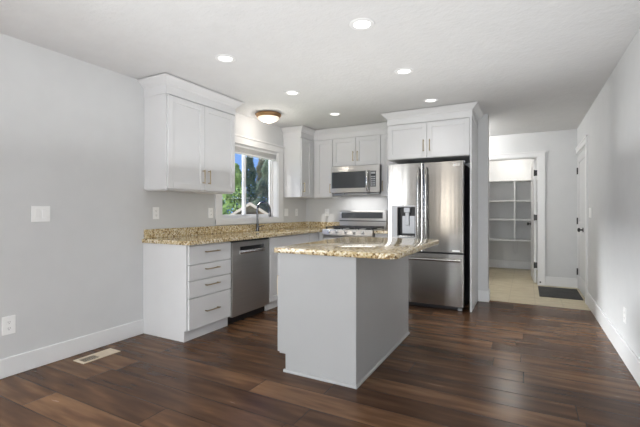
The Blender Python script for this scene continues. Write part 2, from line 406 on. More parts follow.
# pantry door and its casing, standing open into the pantry
d1 = sroot('door_1', (PX1, YH, 0))
b = B(); c0, c1 = YH - .02, YH - .001
bx(b, PX1, .256, c0, c1, 0, DZ, .002); bx(b, PX0 - .09, PX0, c0, c1, 0, DZ, .002); bx(b, PX0 - .09, .256, c0 - .004, c1, DZ, 2.112, .002); bx(b, PX0 - .10, .266, c0 - .014, c1, 2.112, 2.135, .002)
struct('casing', b, 'trim', d1)
b = B(); bx(b, PX1 - .014, PX1, c1, YH + .12, 0, DZ); bx(b, PX0, PX0 + .014, c1, YH + .12, 0, DZ); bx(b, PX0, PX1, c1, YH + .12, DZ - .014, DZ); struct('jamb', b, 'trim', d1)
def panel_leaf(face, p, u0, u1, z0, z1, th):
    b = B(); s = .11; zs = [z0, z0 + .2, (z0 + z1) / 2 - .13, (z0 + z1) / 2 - .0, z1 - .12, z1]
    fb(b, face, p, u0, u0 + s, z0, z1, 0, th, .002); fb(b, face, p, u1 - s, u1, z0, z1, 0, th, .002)
    for i in (0, 2, 4): fb(b, face, p, u0 + s, u1 - s, zs[i], zs[i + 1], 0, th, .002)
    for i in (1, 3):
        fb(b, face, p, u0 + s, u1 - s, zs[i], zs[i + 1], .006, th - .010)
        fb(b, face, p, u0 + s + .03, u1 - s - .03, zs[i] + .03, zs[i + 1] - .03, .002, th - .003, .006)
    return b
lx = PX1 - .024
def swing(b): bmesh.ops.rotate(b, cent=(PX1 - .024, YH + .124, 0), matrix=Matrix.Rotation(R(3.2), 3, 'Z'), verts=b.verts); return b
lf = struct('leaf', swing(panel_leaf('X-', lx, YH + .124, YH + .124 + .74, .012, DZ - .02, .036)), 'door', d1)
for z in (.30, 1.075, 1.80):
    b = B(); bx(b, lx - .030, lx + .008, YH + .085, YH + .124, z - .045, z + .045, .002); tube(b, [(lx - .034, YH + .105, z - .05), (lx - .034, YH + .105, z + .05)], .008, 8); struct('hinge', b, 'blackmetal', d1)
b = B(); ky = YH + .124 + .68; tube(b, [(lx - .036, ky, .95), (lx - .042, ky, .95)], .032, 16); tube(b, [(lx - .042, ky, .95), (lx - .075, ky, .95)], .011, 10); tube(b, [(lx - .07, ky, .95), (lx - .078, ky, .95), (lx - .095, ky, .95), (lx - .10, ky, .95)], [.018, .028, .026, .012], 14)
struct('knob', swing(b), 'blackmetal', lf, True)
b = B(); tube(b, [(.19, c0, .05), (.19, c0 - .012, .05)], .012, 10); struct('door_stop', b, 'blackmetal', d1)

# closed door in the right wall
d2 = sroot('door_2', (XR, (DY0 + DY1) / 2, 0))
b = B(); bx(b, XR - .02, XR - .001, 5.87, DY0, 0, DZ, .002); bx(b, XR - .02, XR - .001, 5.862, YH - .021, DZ, 2.118, .002); bx(b, XR - .026, XR - .001, 5.856, YH - .021, 2.118, 2.14, .002); struct('casing', b, 'trim', d2)
b = B(); bx(b, XR - .001, XR + .12, DY0, DY0 + .014, 0, DZ); bx(b, XR - .001, XR + .12, DY1 - .014, DY1, 0, DZ); bx(b, XR - .001, XR + .12, DY0, DY1, DZ - .014, DZ); struct('jamb', b, 'trim', d2)
lf2 = struct('leaf', panel_leaf('X-', XR + .048, DY0 + .017, DY1 - .017, .012, DZ - .018, .042), 'door', d2)
for z in (.26, 1.03, 1.79):
    b = B(); tube(b, [(XR - .002, DY1 - .016, z - .05), (XR - .002, DY1 - .016, z + .05)], .010, 8); bx(b, XR - .002, XR + .004, DY1 - .05, DY1 - .014, z - .045, z + .045); struct('hinge', b, 'blackmetal', d2)
b = B(); ky = DY0 + .36; ky = 6.40; x = XR + .006; tube(b, [(x, ky, .92), (x - .008, ky, .92)], .033, 16); tube(b, [(x - .008, ky, .92), (x - .04, ky, .92)], .011, 10); tube(b, [(x - .036, ky, .92), (x - .044, ky, .92), (x - .062, ky, .92), (x - .068, ky, .92)], [.018, .029, .027, .012], 14)
struct('knob', b, 'blackmetal', lf2, True)

# ------------------------------------------------------------------ cabinets
def shaker(face, p, u0, u1, v0, v1, s=.058):
    b = B()
    fb(b, face, p, u0, u0 + s, v0, v1, 0, .02, .0016); fb(b, face, p, u1 - s, u1, v0, v1, 0, .02, .0016)
    fb(b, face, p, u0 + s, u1 - s, v0, v0 + s, 0, .02, .0016); fb(b, face, p, u0 + s, u1 - s, v1 - s, v1, 0, .02, .0016)
    fb(b, face, p, u0 + s - .002, u1 - s + .002, v0 + s - .002, v1 - s + .002, .001, .009)
    return b
def pull(face, p, u, v, ln, vert):
    b = B(); h = ln / 2; r = .0055
    def P(a, w): return FACE[face](p, u, v + a, w) if vert else FACE[face](p, u + a, v, w)
    tube(b, [P(-h, .032), P(h, .032)], r, 8)
    for a in (-h + .012, h - .012): tube(b, [P(a, 0), P(a, .032)], r * .95, 8)
    return b
def door(parent, face, p, u0, u1, v0, v1, hu=None, hv=None, m='cabinet'):
    d = obj('door', shaker(face, p, u0, u1, v0, v1), m, parent)
    if hu is not None: obj('handle', pull(face, p + (.02 if face[1] == '+' else -.02), hu, hv, .145, True), 'brass', d, True)
    return d
def drawer(parent, face, p, u0, u1, v0, v1, hl=.18, m='cabinet', flat=True):
    b = B(); fb(b, face, p, u0, u1, v0, v1, 0, .02, .002); d = obj('drawer', b, m, parent)
    if hl: obj('handle', pull(face, p + (.02 if face[1] == '+' else -.02), (u0 + u1) / 2, (v0 + v1) / 2 + (.02 if v1 - v0 < .2 else 0), hl, False), 'brass', d, True)
    return d
CROWN = [(-.02, 2.283), (0, 2.283), (0, 2.362), (.008, 2.366), (.012, 2.376), (.030, 2.392), (.052, 2.416), (.062, 2.426), (.072, 2.428), (.072, 2.433), (-.02, 2.433)]
FX = -2.689                                                        # front plane of the left base carcasses
FXU = -2.968                                                       # front plane of the left wall cabinets
# drawer base
t = thing('base_cabinet', 'white base cabinet with four drawers at the near end of the window counter', 'cabinet', (-2.98, 2.75, 0))
b = B(); prism(b, [(XL + .002, 0), (-2.715, 0), (-2.715, .10), (FX, .10), (FX, .874), (XL + .002, .874)], 1, 2.468, 2.482); obj('side_panel', b, 'cabinet', t)
b = B(); bx(b, XL + .002, FX - .001, 2.4825, 3.04, .10, .874); bx(b, XL + .002, -2.73, 2.4825, 3.04, 0, .10); obj('carcass', b, 'cabinet', t)
b = B(); bx(b, -2.73, -2.716, 2.4825, 3.04, 0.001, .099); obj('toe_kick', b, 'cabinet', t)
for v0, v1 in ((.105, .385), (.394, .541), (.550, .688), (.697, .864)): drawer(t, 'X+', FX, 2.484, 3.036, v0, v1)
# dishwasher
t = thing('dishwasher', 'stainless steel dishwasher with a pocket handle under the counter', 'dishwasher', (-2.98, 3.375, 0))
b = B(); bx(b, XL + .05, FX - .012, 3.05, 3.70, .09, .872); obj('tub_body', b, 'black', t)
b = B(); bx(b, FX - .012, FX + .024, 3.052, 3.700, .085, .855, .004, 2); dd = obj('door', b, 'steel_dw', t)
cut(dd, FX - .004, FX + .1, 3.175, 3.595, .738, .805)
b = B(); bx(b, FX - .006, FX - .003, 3.17, 3.60, .735, .808); obj('pocket_back', b, 'black', dd)
b = B(); prism(b, [(FX + .014, .728), (FX + .030, .730), (FX + .034, .742), (FX + .030, .765), (FX + .022, .767), (FX + .012, .75)], 1, 3.172, 3.598); obj('handle', b, 'chrome', dd)
b = B(); bx(b, FX - .01, FX + .016, 3.052, 3.70, .857, .872, .002); obj('control_strip', b, 'black', t)
b = B(); bx(b, XL + .1, -2.735, 3.052, 3.698, 0.001, .085); obj('toe_kick', b, 'black', t)
# sink base
t = thing('sink_cabinet', 'white sink base cabinet right of the dishwasher, mostly behind the island', 'cabinet', (-2.98, 4.18, 0))
b = B(); bx(b, XL + .002, FX - .001, 3.708, 4.66, .10, .66); bx(b, XL + .002, XL + .02, 3.708, 4.66, .66, .874); bx(b, FX - .03, FX - .001, 3.708, 4.66, .66, .874); bx(b, XL + .002, -2.735, 3.708, 4.66, 0, .10); obj('carcass', b, 'cabinet', t)
b = B(); bx(b, -2.735, -2.72, 3.708, 4.66, 0.001, .099); obj('toe_kick', b, 'cabinet', t)
drawer(t, 'X+', FX, 3.714, 4.655, .700, .866, None)
door(t, 'X+', FX, 3.714, 4.182, .105, .694, 4.14, .60); door(t, 'X+', FX, 4.188, 4.655, .105, .694, 4.23, .60)
t = thing('corner_cabinet', 'white corner base cabinet between the sink cabinet and the range', 'cabinet', (-2.98, 5.1, 0))
b = B(); bx(b, XL + .002, FX - .001, 4.663, 5.598, .10, .874); bx(b, XL + .002, -2.735, 4.663, 5.598, 0, .10); obj('carcass', b, 'cabinet', t)
b = B(); fb(b, 'X+', FX, 4.666, 4.93, .105, .866, 0, .02, .002); obj('filler_panel', b, 'cabinet', t)
b = B(); bx(b, FX - .001, -2.612, 4.955, 5.598, 0, .874); obj('end_panel', b, 'cabinet', t)
# base right of the range
t = thing('narrow_base_cabinet', 'narrow white base cabinet squeezed between range and refrigerator', 'cabinet', (-1.72, 5.3, 0))
b = B(); bx(b, -1.832, -1.602, 5.0, 5.598, .10, .874); bx(b, -1.832, -1.602, 5.06, 5.598, 0, .10); obj('carcass', b, 'cabinet', t)
drawer(t, 'Y-', 5.0, -1.829, -1.605, .70, .866, .1); door(t, 'Y-', 5.0, -1.829, -1.605, .105, .694)
# wall cabinet left of the window
t = thing('wall_cabinet', 'large white two-door wall cabinet at the left, above the drawer cabinet', 'cabinet', (-3.12, 2.955, 1.39))
b = B(); bx(b, XL + .002, FXU - .001, 2.482, 3.430, 1.392, 2.40); obj('carcass', b, 'cabinet', t)
b = B(); bx(b, XL + .004, FXU - .004, 2.50, 3.412, 1.380, 1.3915); obj('bottom_panel', b, 'cabinet', t)
door(t, 'X+', FXU, 2.492, 2.952, 1.396, 2.272, 2.925, 1.535); door(t, 'X+', FXU, 2.956, 3.424, 1.396, 2.272, 3.004, 1.535)
b = B(); moulding(b, [(XL + .002, 2.474), (-2.950, 2.474), (-2.950, 3.438), (XL + .002, 3.438)], CROWN, 0, 3); obj('crown_moulding', b, 'cabinet', t)
# run of wall cabinets round the corner
YU = 5.295                                                         # front plane of the back wall cabinets
RUN = [(XL + .002, 4.895), (-2.950, 4.895), (-2.950, 5.277), (-2.621, 5.277), (-1.848, 5.277), (-1.60, 5.277)]
t = thing('corner_wall_cabinet', 'tall white corner wall cabinet with one door right of the window', 'cabinet', (-3.12, 5.25, 1.39))
b = B(); bx(b, XL + .002, FXU - .001, 4.903, 5.598, 1.39, 2.40); obj('carcass', b, 'cabinet', t)
door(t, 'X+', FXU, 4.910, 5.205, 1.396, 2.272, 4.945, 1.535)
b = B(); fb(b, 'X+', FXU, 5.208, 5.28, 1.392, 2.28, 0, .018); obj('filler_strip', b, 'cabinet', t)
b = B(); moulding(b, RUN, CROWN, 0, 2); obj('crown_moulding', b, 'cabinet', t)
t = thing('single_wall_cabinet', 'white single-door wall cabinet directly left of the microwave', 'cabinet', (-2.78, 5.45, 1.39))
b = B(); bx(b, FXU, -2.622, YU + .001, 5.598, 1.39, 2.40); obj('carcass', b, 'cabinet', t)
door(t, 'Y-', YU, -2.905, -2.626, 1.396, 2.272, -2.648, 1.525)
b = B(); moulding(b, RUN, CROWN, 2, 3); obj('crown_moulding', b, 'cabinet', t)
t = thing('over_range_cabinet', 'short white two-door wall cabinet above the microwave', 'cabinet', (-2.235, 5.45, 1.86))
b = B(); bx(b, -2.620, -1.849, YU + .001, 5.598, 1.852, 2.40); obj('carcass', b, 'cabinet', t)
door(t, 'Y-', YU, -2.616, -2.238, 1.858, 2.272, -2.272, 1.995); door(t, 'Y-', YU, -2.233, -1.853, 1.858, 2.272, -2.200, 1.995)
b = B(); moulding(b, RUN, CROWN, 3, 4); obj('crown_moulding', b, 'cabinet', t)
t = thing('narrow_wall_cabinet', 'narrow white wall cabinet between microwave and refrigerator', 'cabinet', (-1.72, 5.45, 1.39))
b = B(); bx(b, -1.847, -1.602, YU + .001, 5.598, 1.39, 2.40); obj('carcass', b, 'cabinet', t)
door(t, 'Y-', YU, -1.843, -1.606, 1.396, 2.272, -1.812, 1.54)
b = B(); moulding(b, RUN, CROWN, 4, 5); obj('crown_moulding', b, 'cabinet', t)
# cabinet over the refrigerator with the tall end panel
t = thing('refrigerator_cabinet', 'deep white two-door cabinet over the refrigerator with a tall end panel', 'cabinet', (-1.08, 5.2, 0))
FY = 4.815
b = B(); bx(b, -1.588, -.587, FY + .001, 5.598, 1.84, 2.40); obj('carcass', b, 'cabinet', t)
b = B(); bx(b, -.585, -.566, 4.79, 5.428, 0.001, 2.40, .001); obj('end_panel', b, 'cabinet', t)
door(t, 'Y-', FY, -1.583, -1.086, 1.845, 2.272, -1.122, 1.99); door(t, 'Y-', FY, -1.081, -.590, 1.845, 2.272, -1.046, 1.99)
b = B(); moulding(b, [(-1.590, 5.20), (-1.590, 4.792), (-.562, 4.792), (-.562, 5.428)], CROWN, 0, 3); obj('crown_moulding', b, 'cabinet', t)

# ------------------------------------------------------------------ worktops
CT0, CT1 = .8765, .914
t = thing('worktop', 'golden speckled granite worktop along the window wall, around the sink', 'worktop', (-2.95, 4.0, .876))
SX0, SX1, SY0, SY1 = -3.12, -2.75, 3.80, 4.55
b = B()
bx(b, XL + .002, -2.633, 2.454, 4.955, CT0, CT1, .004, 2); bx(b, XL + .002, -2.612, 4.955, 5.598, CT0, CT1)
sl = obj('slab', b, 'granite', t); cut(sl, SX0, SX1, SY0, SY1, .8, 1.0)
b = B(); bx(b, XL + .001, XL + .022, 2.475, 5.598, CT1 + .0005, 1.004, .002); bx(b, XL + .022, -2.612, 5.578, 5.598, CT1 + .0005, 1.004, .002); obj('backsplash', b, 'granite', t)
t = thing('small_worktop', 'small golden granite worktop between range and refrigerator', 'worktop', (-1.72, 5.28, .876))
b = B(); bx(b, -1.834, -1.602, 4.955, 5.598, CT0, CT1, .004, 2); obj('slab', b, 'granite', t)
b = B(); bx(b, -1.834, -1.602, 5.578, 5.598, CT1 + .0005, 1.004, .002); obj('backsplash', b, 'granite', t)
# sink
t = thing('sink', 'undermount steel sink set into the window worktop', 'sink', (-2.935, 4.175, .68))
b = B(); q = .012
bx(b, SX0 - q, SX0, SY0 - q, SY1 + q, .69, .876); bx(b, SX1, SX1 + q, SY0 - q, SY1 + q, .69, .876); bx(b, SX0, SX1, SY0 - q, SY0, .69, .876); bx(b, SX0, SX1, SY1, SY1 + q, .69, .876); bx(b, SX0 - q, SX1 + q, SY0 - q, SY1 + q, .68, .69)
obj('basin', b, 'steel_light', t)
b = B(); lathe(b, (-2.935, 4.175, .69), [(.0, .004), (.03, .004), (.045, .002), (.048, 0)], 20); obj('drain', b, 'chrome', t, True)
# faucet
t = thing('faucet', 'dark nickel gooseneck pull-down faucet behind the sink', 'faucet', (-3.185, 4.15, .914))
fxx, fyy = -3.185, 4.15
b = B(); lathe(b, (fxx, fyy, .9145), [(.0, 0), (.027, 0), (.027, .008), (.021, .014), (.019, .09), (.014, .1), (.0, .1)], 20); obj('base', b, 'gunmetal', t, True)
b = B(); pts = [(fxx, fyy, 1.0), (fxx, fyy, 1.18)]; rr = .10; cxx = fxx + rr
for i in range(1, 15):
    a = pi - i * (pi * .97) / 14; pts.append((cxx + rr * math.cos(a), fyy, 1.20 + rr * math.sin(a)))
tube(b, pts, .0135, 12); obj('spout', b, 'gunmetal', t, True)
p = pts[-1]; b = B(); tube(b, [(p[0], fyy, p[2]), (p[0] + .002, fyy, p[2] - .02), (p[0] + .006, fyy, p[2] - .09), (p[0] + .006, fyy, p[2] - .105)], [.013, .015, .019, .015], 14); obj('spray_head', b, 'gunmetal', t, True)
b = B(); tube(b, [(fxx, fyy + .015, .965), (fxx, fyy + .045, .97)], .011, 10); tube(b, [(fxx, fyy + .04, .97), (fxx + .02, fyy + .115, .985)], [.008, .006], 10); obj('lever', b, 'gunmetal', t, True)

# ------------------------------------------------------------------ range
t = thing('range', 'stainless steel gas range against the back wall below the microwave', 'range', (-2.22, 5.25, 0))
RX0, RX1 = -2.606, -1.838; RF = 4.955
b = B(); bx(b, RX0, RX1, RF, 5.59, .05, .905, .002); obj('body', b, 'black', t)
b = B(); bx(b, RX0, RX1, 4.93, 5.50, .905, .918, .003); obj('cooktop', b, 'steel_light', t)
b = B(); prism(b, [(RF, .83), (4.90, .83), (4.895, .845), (4.925, .918), (RF, .918)], 0, RX0, RX1); cp = obj('control_panel', b, 'steel_light', t)
for x in (-2.49, -2.37, -2.235, -2.105, -1.975):
    d = Vector((0, -.92, .38)); c = Vector((x, 4.911, .880))
    b = B(); tube(b, [c, c + d * .006], .027, 16); tube(b, [c + d * .006, c + d * .028, c + d * .032], [.021, .018, .015], 16); obj('knob', b, 'chrome', cp, True)
b = B(); bx(b, RX0 + .004, RX1 - .004, 4.915, RF, .27, .82, .004); od = obj('oven_door', b, 'steel_light', t)
b = B(); bx(b, RX0 + .10, RX1 - .10, 4.912, 4.9149, .38, .68); obj('window_glass', b, 'glassdark', od)
b = B(); tube(b, [(RX0 + .05, 4.865, .785), (RX1 - .05, 4.865, .785)], .012, 12)
for x in (RX0 + .09, RX1 - .09): tube(b, [(x, 4.915, .785), (x, 4.865, .785)], .009, 8)
obj('handle', b, 'chrome', od, True)
b = B(); bx(b, RX0 + .004, RX1 - .004, 4.92, RF, .06, .26, .004); obj('drawer', b, 'steel_light', t)
b = B(); prism(b, [(5.50, .918), (5.50, 1.175), (5.512, 1.187), (5.59, 1.187), (5.59, .918)], 0, RX0, RX1); bg_ = obj('backguard', b, 'steel_light', t)
b = B(); bx(b, RX0 + .036, RX1 - .055, 5.496, 5.4995, 1.070, 1.160); obj('display', b, 'glassdark', bg_)
b = B(); bx(b, RX0, RX1, 5.495, 5.4995, 1.022, 1.036); obj('vent_slot', b, 'black', bg_)
for gx in (RX0 + .135, RX0 + .384, RX0 + .633):
    b = B(); hw = .116
    for yy in (4.99, 5.23, 5.45): bx(b, gx - hw, gx + hw, yy - .007, yy + .007, .940, .956, .002)
    for xx in (-hw + .007, 0, hw - .007): bx(b, gx + xx - .006, gx + xx + .006, 4.99, 5.45, .940, .954, .002)
    for xx in (-hw + .01, hw - .01):
        for yy in (5.0, 5.44): bx(b, gx + xx - .007, gx + xx + .007, yy - .007, yy + .007, .9185, .941)
    obj('grate', b, 'iron', t)
    for yy in (5.11, 5.34):
        b = B(); lathe(b, (gx, yy, .9185), [(.045, 0), (.045, .010), (.032, .012), (.032, .020), (.0, .021)], 18); obj('burner', b, 'iron', t, True)

# microwave
t = thing('microwave', 'stainless steel over-the-range microwave with dark glass door', 'microwave', (-2.22, 5.4, 1.44))
MX0, MX1, MF = -2.606, -1.834, 5.215
b = B(); bx(b, MX0, MX1, MF, 5.59, 1.448, 1.848, .003); obj('body', b, 'black', t)
b = B(); bx(b, MX0, MX1, MF - .022, MF - .001, 1.765, 1.846, .003); obj('vent_grille', b, 'steel_light', t)
b = B(); bx(b, MX0, -1.985, MF - .026, MF - .001, 1.452, 1.764, .004); md = obj('door', b, 'steel_light', t)
b = B(); bx(b, MX0 + .018, -2.045, MF - .029, MF - .0265, 1.520, 1.758, .001); obj('window_glass', b, 'glassdark', md)
b = B()
pts = [(-2.013, MF - .026, 1.475)] + [(-2.013, MF - .026 - .042 * math.sin(pi * (i + .6) / 10.2) ** .6, 1.475 + .285 * i / 9) for i in range(10)] + [(-2.013, MF - .026, 1.762)]
tube(b, pts, .0125, 12); obj('handle', b, 'chrome', md, True)
b = B(); bx(b, -1.983, MX1, MF - .024, MF - .001, 1.452, 1.764, .003); cpn = obj('control_panel', b, 'steel_light', t)
b = B(); bx(b, -1.972, -1.888, MF - .027, MF - .0245, 1.53, 1.755); obj('keypad', b, 'glassdark', cpn)
for i in range(3):
    for j in range(5): b = B(); bx(b, -1.962 + i * .024, -1.945 + i * .024, MF - .0285, MF - .0272, 1.545 + j * .03, 1.562 + j * .03); obj('button', b, 'display', cpn)
b = B(); bx(b, -1.962, -1.898, MF - .0285, MF - .0272, 1.715, 1.742); obj('clock_display', b, 'display', cpn)
b = B(); bx(b, MX0 + .03, MX0 + .20, MF + .02, MF + .16, 1.418, 1.447, .004); bx(b, MX0 + .22, MX1 - .20, MF + .01, MF + .2, 1.43, 1.447, .002); bx(b, MX1 - .17, MX1 - .03, MF + .02, MF + .16, 1.428, 1.447, .004); obj('filter', b, 'display', t)

light('cooktop_lamp', 'AREA', (-2.22, 5.36, 1.41), 2.2, color=(1, .985, .96), size=.6, size_y=.3)

# ------------------------------------------------------------------ refrigerator
t = thing('refrigerator', 'stainless french-door refrigerator with water dispenser and bottom freezer', 'refrigerator', (-1.11, 5.15, 0))
GX0, GX1, GF = -1.572, -.648, 4.742
b = B(); bx(b, GX0 + .004, GX1 - .004, 4.842, 5.56, .03, 1.745, .004); obj('body', b, 'black', t)
def fdoor(x0, x1, z0, z1, name):
    b = B(); bx(b, x0, x1, GF, 4.835, z0, z1, .016, 4, axis=2); return obj(name, b, 'steel', t)
dl = fdoor(GX0, -1.1215, .690, 1.772, 'left_door'); dr = fdoor(-1.1165, GX1, .690, 1.772, 'right_door'); df = fdoor(GX0, GX1, .055, .668, 'freezer_drawer')
cut(dl, -1.440, -1.215, GF - .02, GF + .07, .860, 1.235)
b = B(); bx(b, -1.440, -1.215, GF + .064, GF + .0695, .860, 1.235); bx(b, -1.4398, -1.434, GF + .002, GF + .064, .862, 1.233); bx(b, -1.221, -1.2152, GF + .002, GF + .064, .862, 1.233); bx(b, -1.434, -1.221, GF + .002, GF + .064, 1.225, 1.2348)
dc = obj('dispenser_cavity', b, 'black', dl)
b = B(); bx(b, -1.512, -1.442, GF - .004, GF - .0005, .842, 1.252, .002); bx(b, -1.442, -1.210, GF - .004, GF - .0005, 1.236, 1.252); bx(b, -1.214, -1.206, GF - .004, GF - .0005, .842, 1.236); bx(b, -1.442, -1.210, GF - .004, GF - .0005, .842, .859)
obj('dispenser_panel', b, 'silver', dl)
b = B(); bx(b, -1.36, -1.285, GF + .012, GF + .06, 1.165, 1.224, .004); bx(b, -1.348, -1.297, GF + .03, GF + .05, 1.00, 1.165, .006); bx(b, -1.39, -1.222, GF + .050, GF + .0635, .90, 1.12, .002); obj('dispenser_paddle', b, 'display', dl)
b = B(); bx(b, -1.436, -1.22, GF - .012, GF + .06, .8605, .874, .003); obj('drip_tray', b, 'chrome', dl)
def vhandle(x, z0, z1):
    b = B(); n = 14; pts = [(x, GF, z0)]
    for i in range(n + 1):
        s = i / n; pts.append((x, GF - .062 * min(1, math.sin(pi * min(max(s, .03), .97)) * 2.2) ** .5, z0 + (z1 - z0) * s))
    pts.append((x, GF, z1)); return tube(b, pts, .0145, 12)
obj('handle', vhandle(-1.166, .735, 1.705), 'bar', dl, True); obj('handle', vhandle(-1.072, .735, 1.705), 'bar', dr, True)
b = B(); tube(b, [(GX0 + .03, GF - .055, .600), (GX1 - .03, GF - .055, .600)], .0155, 12)
for x in (GX0 + .06, GX1 - .06): tube(b, [(x, GF, .600), (x, GF - .055, .600)], .012, 10)
obj('handle', b, 'bar', df, True)
b = B(); bx(b, GX1 - .09, GX1 + .01, 4.79, 4.90, 1.746, 1.780, .006); obj('hinge_cover', b, 'display', t)
b = B(); bx(b, GX0 + .01, GX0 + .09, 4.79, 4.90, 1.7735, 1.785, .004); obj('hinge_cover', b, 'display', t)
b = B(); bx(b, -.775, -.690, GF - .003, GF - .0005, .703, .718); obj('badge', b, 'plastic', dr)
b = B(); bx(b, GX0 + .02, GX1 - .02, 4.80, 4.86, .004, .05); obj('kick_grille', b, 'black', t)
b = B(); bx(b, GX1 - .07, GX1 - .02, 4.77, 4.80, .003, .03, .004); obj('foot', b, 'display', t)
b = B(); bx(b, GX0 + .02, GX0 + .07, 4.77, 4.80, .003, .03, .004); obj('foot', b, 'display', t)
def text(body, size, loc, parent, m, name):
    cu = bpy.data.curves.new(name, 'FONT'); cu.body = body; cu.size = size; cu.extrude = .0008; cu.materials.append(MT[m])
    o = bpy.data.objects.new(name, cu); C.objects.link(o); bpy.context.view_layer.update()
    me = bpy.data.meshes.new_from_object(o.evaluated_get(bpy.context.evaluated_depsgraph_get())); bpy.data.objects.remove(o)
    me.transform(Matrix.Translation(Vector(loc) - OFF[parent]) @ Matrix.Rotation(R(90), 4, 'X'))
    q = bpy.data.objects.new(name, me); C.objects.link(q); q.parent = parent; OFF[q] = OFF[parent]; return q
b = B(); tube(b, [(-.752, GF - .0022, 1.728), (-.752, GF - .0004, 1.728)], .016, 20); obj('round_emblem', b, 'plastic', dr)
text('LG', .034, (-.730, GF - .0012, 1.716), dr, 'plastic', 'lettering')

# ------------------------------------------------------------------ island
IX0, IX1, IY0, IY1 = -1.618, -1.006, 2.375, 3.676
t = thing('island_cabinet', 'pale grey kitchen island cabinet with plain panelled front and side', 'kitchen island', (-1.3, 3.0, 0))
b = B(); prism(b, [(IX0 + .053, 0), (IX1, 0), (IX1, .874), (IX0, .874), (IX0, .132), (IX0 + .053, .132)], 1, IY0, IY1); obj('carcass', b, 'island', t)
b = B(); bx(b, IX1 - .018, IX1 + .006, IY0 - .006, IY0 + .012, .02, .874, .002); obj('corner_post', b, 'island', t)
sp = [(0, 0.001), (.013, 0.001), (.013, .010), (.008, .018), (0, .021)]
b = B(); moulding(b, [(IX0 + .04, IY0), (IX1, IY0), (IX1, IY1)], sp, 0, 2); obj('shoe_moulding', b, 'island', t)
for i in range(3):
    y0 = IY0 + .002 + i * .4335; drawer(t, 'X-', IX0, y0, y0 + .43, .705, .866, .14, 'island'); door(t, 'X-', IX0, y0, y0 + .43, .14, .699, y0 + .05, .62, 'island')
t = thing('island_worktop', 'cream speckled granite island worktop with an overhang on its right side', 'worktop', (-1.2, 3.0, .876))
def rrect(x0, x1, y0, y1, r, seg=8):
    P = []
    for cx, cy, a0, rr in ((x1 - r, y0 + r, -pi / 2, r), (x1 - r, y1 - r, 0, r), (x0 + .02, y1 - .02, pi / 2, .02), (x0 + .02, y0 + .02, pi, .02)):
        for i in range(seg + 1): a = a0 + i * pi / 2 / seg; P.append((cx + rr * math.cos(a), cy + rr * math.sin(a)))
    return P
b = B(); P = rrect(-1.652, -.716, 2.338, 3.735, .085); prism(b, P, 2, CT0, CT1)
es = [e for e in b.edges if abs(e.verts[0].co.z - e.verts[1].co.z) < 1e-6]
bmesh.ops.bevel(b, geom=es, offset=.007, segments=2, affect='EDGES', profile=.5); obj('slab', b, 'granite', t, True)

# ------------------------------------------------------------------ ceiling lights
def can(x, y, label):
    t = thing('recessed_light', label, 'ceiling light', (x, y, H), 'recessed ceiling lights')
    b = B(); lathe(b, (x, y, H), [(.056, -.004), (.060, -.007), (.082, -.005), (.086, -.0005)], 32); obj('trim_ring', b, 'trim', t, True)
    b = B(); lathe(b, (x, y, H), [(.0, -.003), (.0575, -.003)], 32); obj('lens', b, 'led', t)
    return t
spots = [(-2.185, 2.42, 'recessed ceiling light nearest the large wall cabinet, first of the left row'),
         (-.975, 2.41, 'largest recessed ceiling light, nearest the viewer above the island'),
         (-.970, 3.40, 'recessed ceiling light in the middle of the right-hand row of three'),
         (-2.195, 3.46, 'recessed ceiling light in the middle of the left-hand row of three'),
         (-2.19, 4.48, 'recessed ceiling light farthest back, above and before the microwave'),
         (-.960, 4.44, 'recessed ceiling light just before the refrigerator cabinet crown')]
c0_ = None
for x, y, lb in spots:
    if c0_ is None: c0_ = can(x, y, lb)
    else: dup(c0_, (x, y, H), lb)
    light('recessed_glow', 'SPOT', (x, y, H - .012), 11, color=(1, .985, .96), spot_size=R(125), spot_blend=1.0, shadow_soft_size=.055)
t = thing('flush_mount_light', 'bronze flush mount ceiling lamp with frosted glass bowl before the window', 'ceiling light', (-2.935, 4.056, H))
c = (-2.935, 4.056, H)
b = B(); lathe(b, c, [(.02, -.001), (.150, -.001), (.165, -.012), (.168, -.024), (.150, -.050), (.140, -.054), (.136, -.050)], 40); obj('pan', b, 'bronze', t, True)
b = B(); lathe(b, c, [(.138, -.050)] + [(.138 * math.cos(a * pi / 2 / 10), -.052 - .062 * math.sin(a * pi / 2 / 10)) for a in range(1, 11)], 40); obj('glass_bowl', b, 'frost', t, True)
b = B(); lathe(b, c, [(.0, -.108), (.012, -.113), (.010, -.120), (.006, -.124), (.009, -.130), (.0, -.136)], 14); obj('finial', b, 'bronze', t, True)
light('flush_glow', 'POINT', (-2.935, 4.056, H - .15), 5, color=(1, .93, .85), shadow_soft_size=.06)
light('pantry_fill', 'POINT', (-.3, 8.2, H - .12), 13, color=(1, .96, .9), shadow_soft_size=.08)  # unseen lamp without fixture, added to brighten the upper pantry wall

light('hall_fill', 'POINT', (-1.1, 6.35, H - .12), 34, color=(1, .99, .97), shadow_soft_size=.08)  # added lamp without fixture, lifts the dim hall

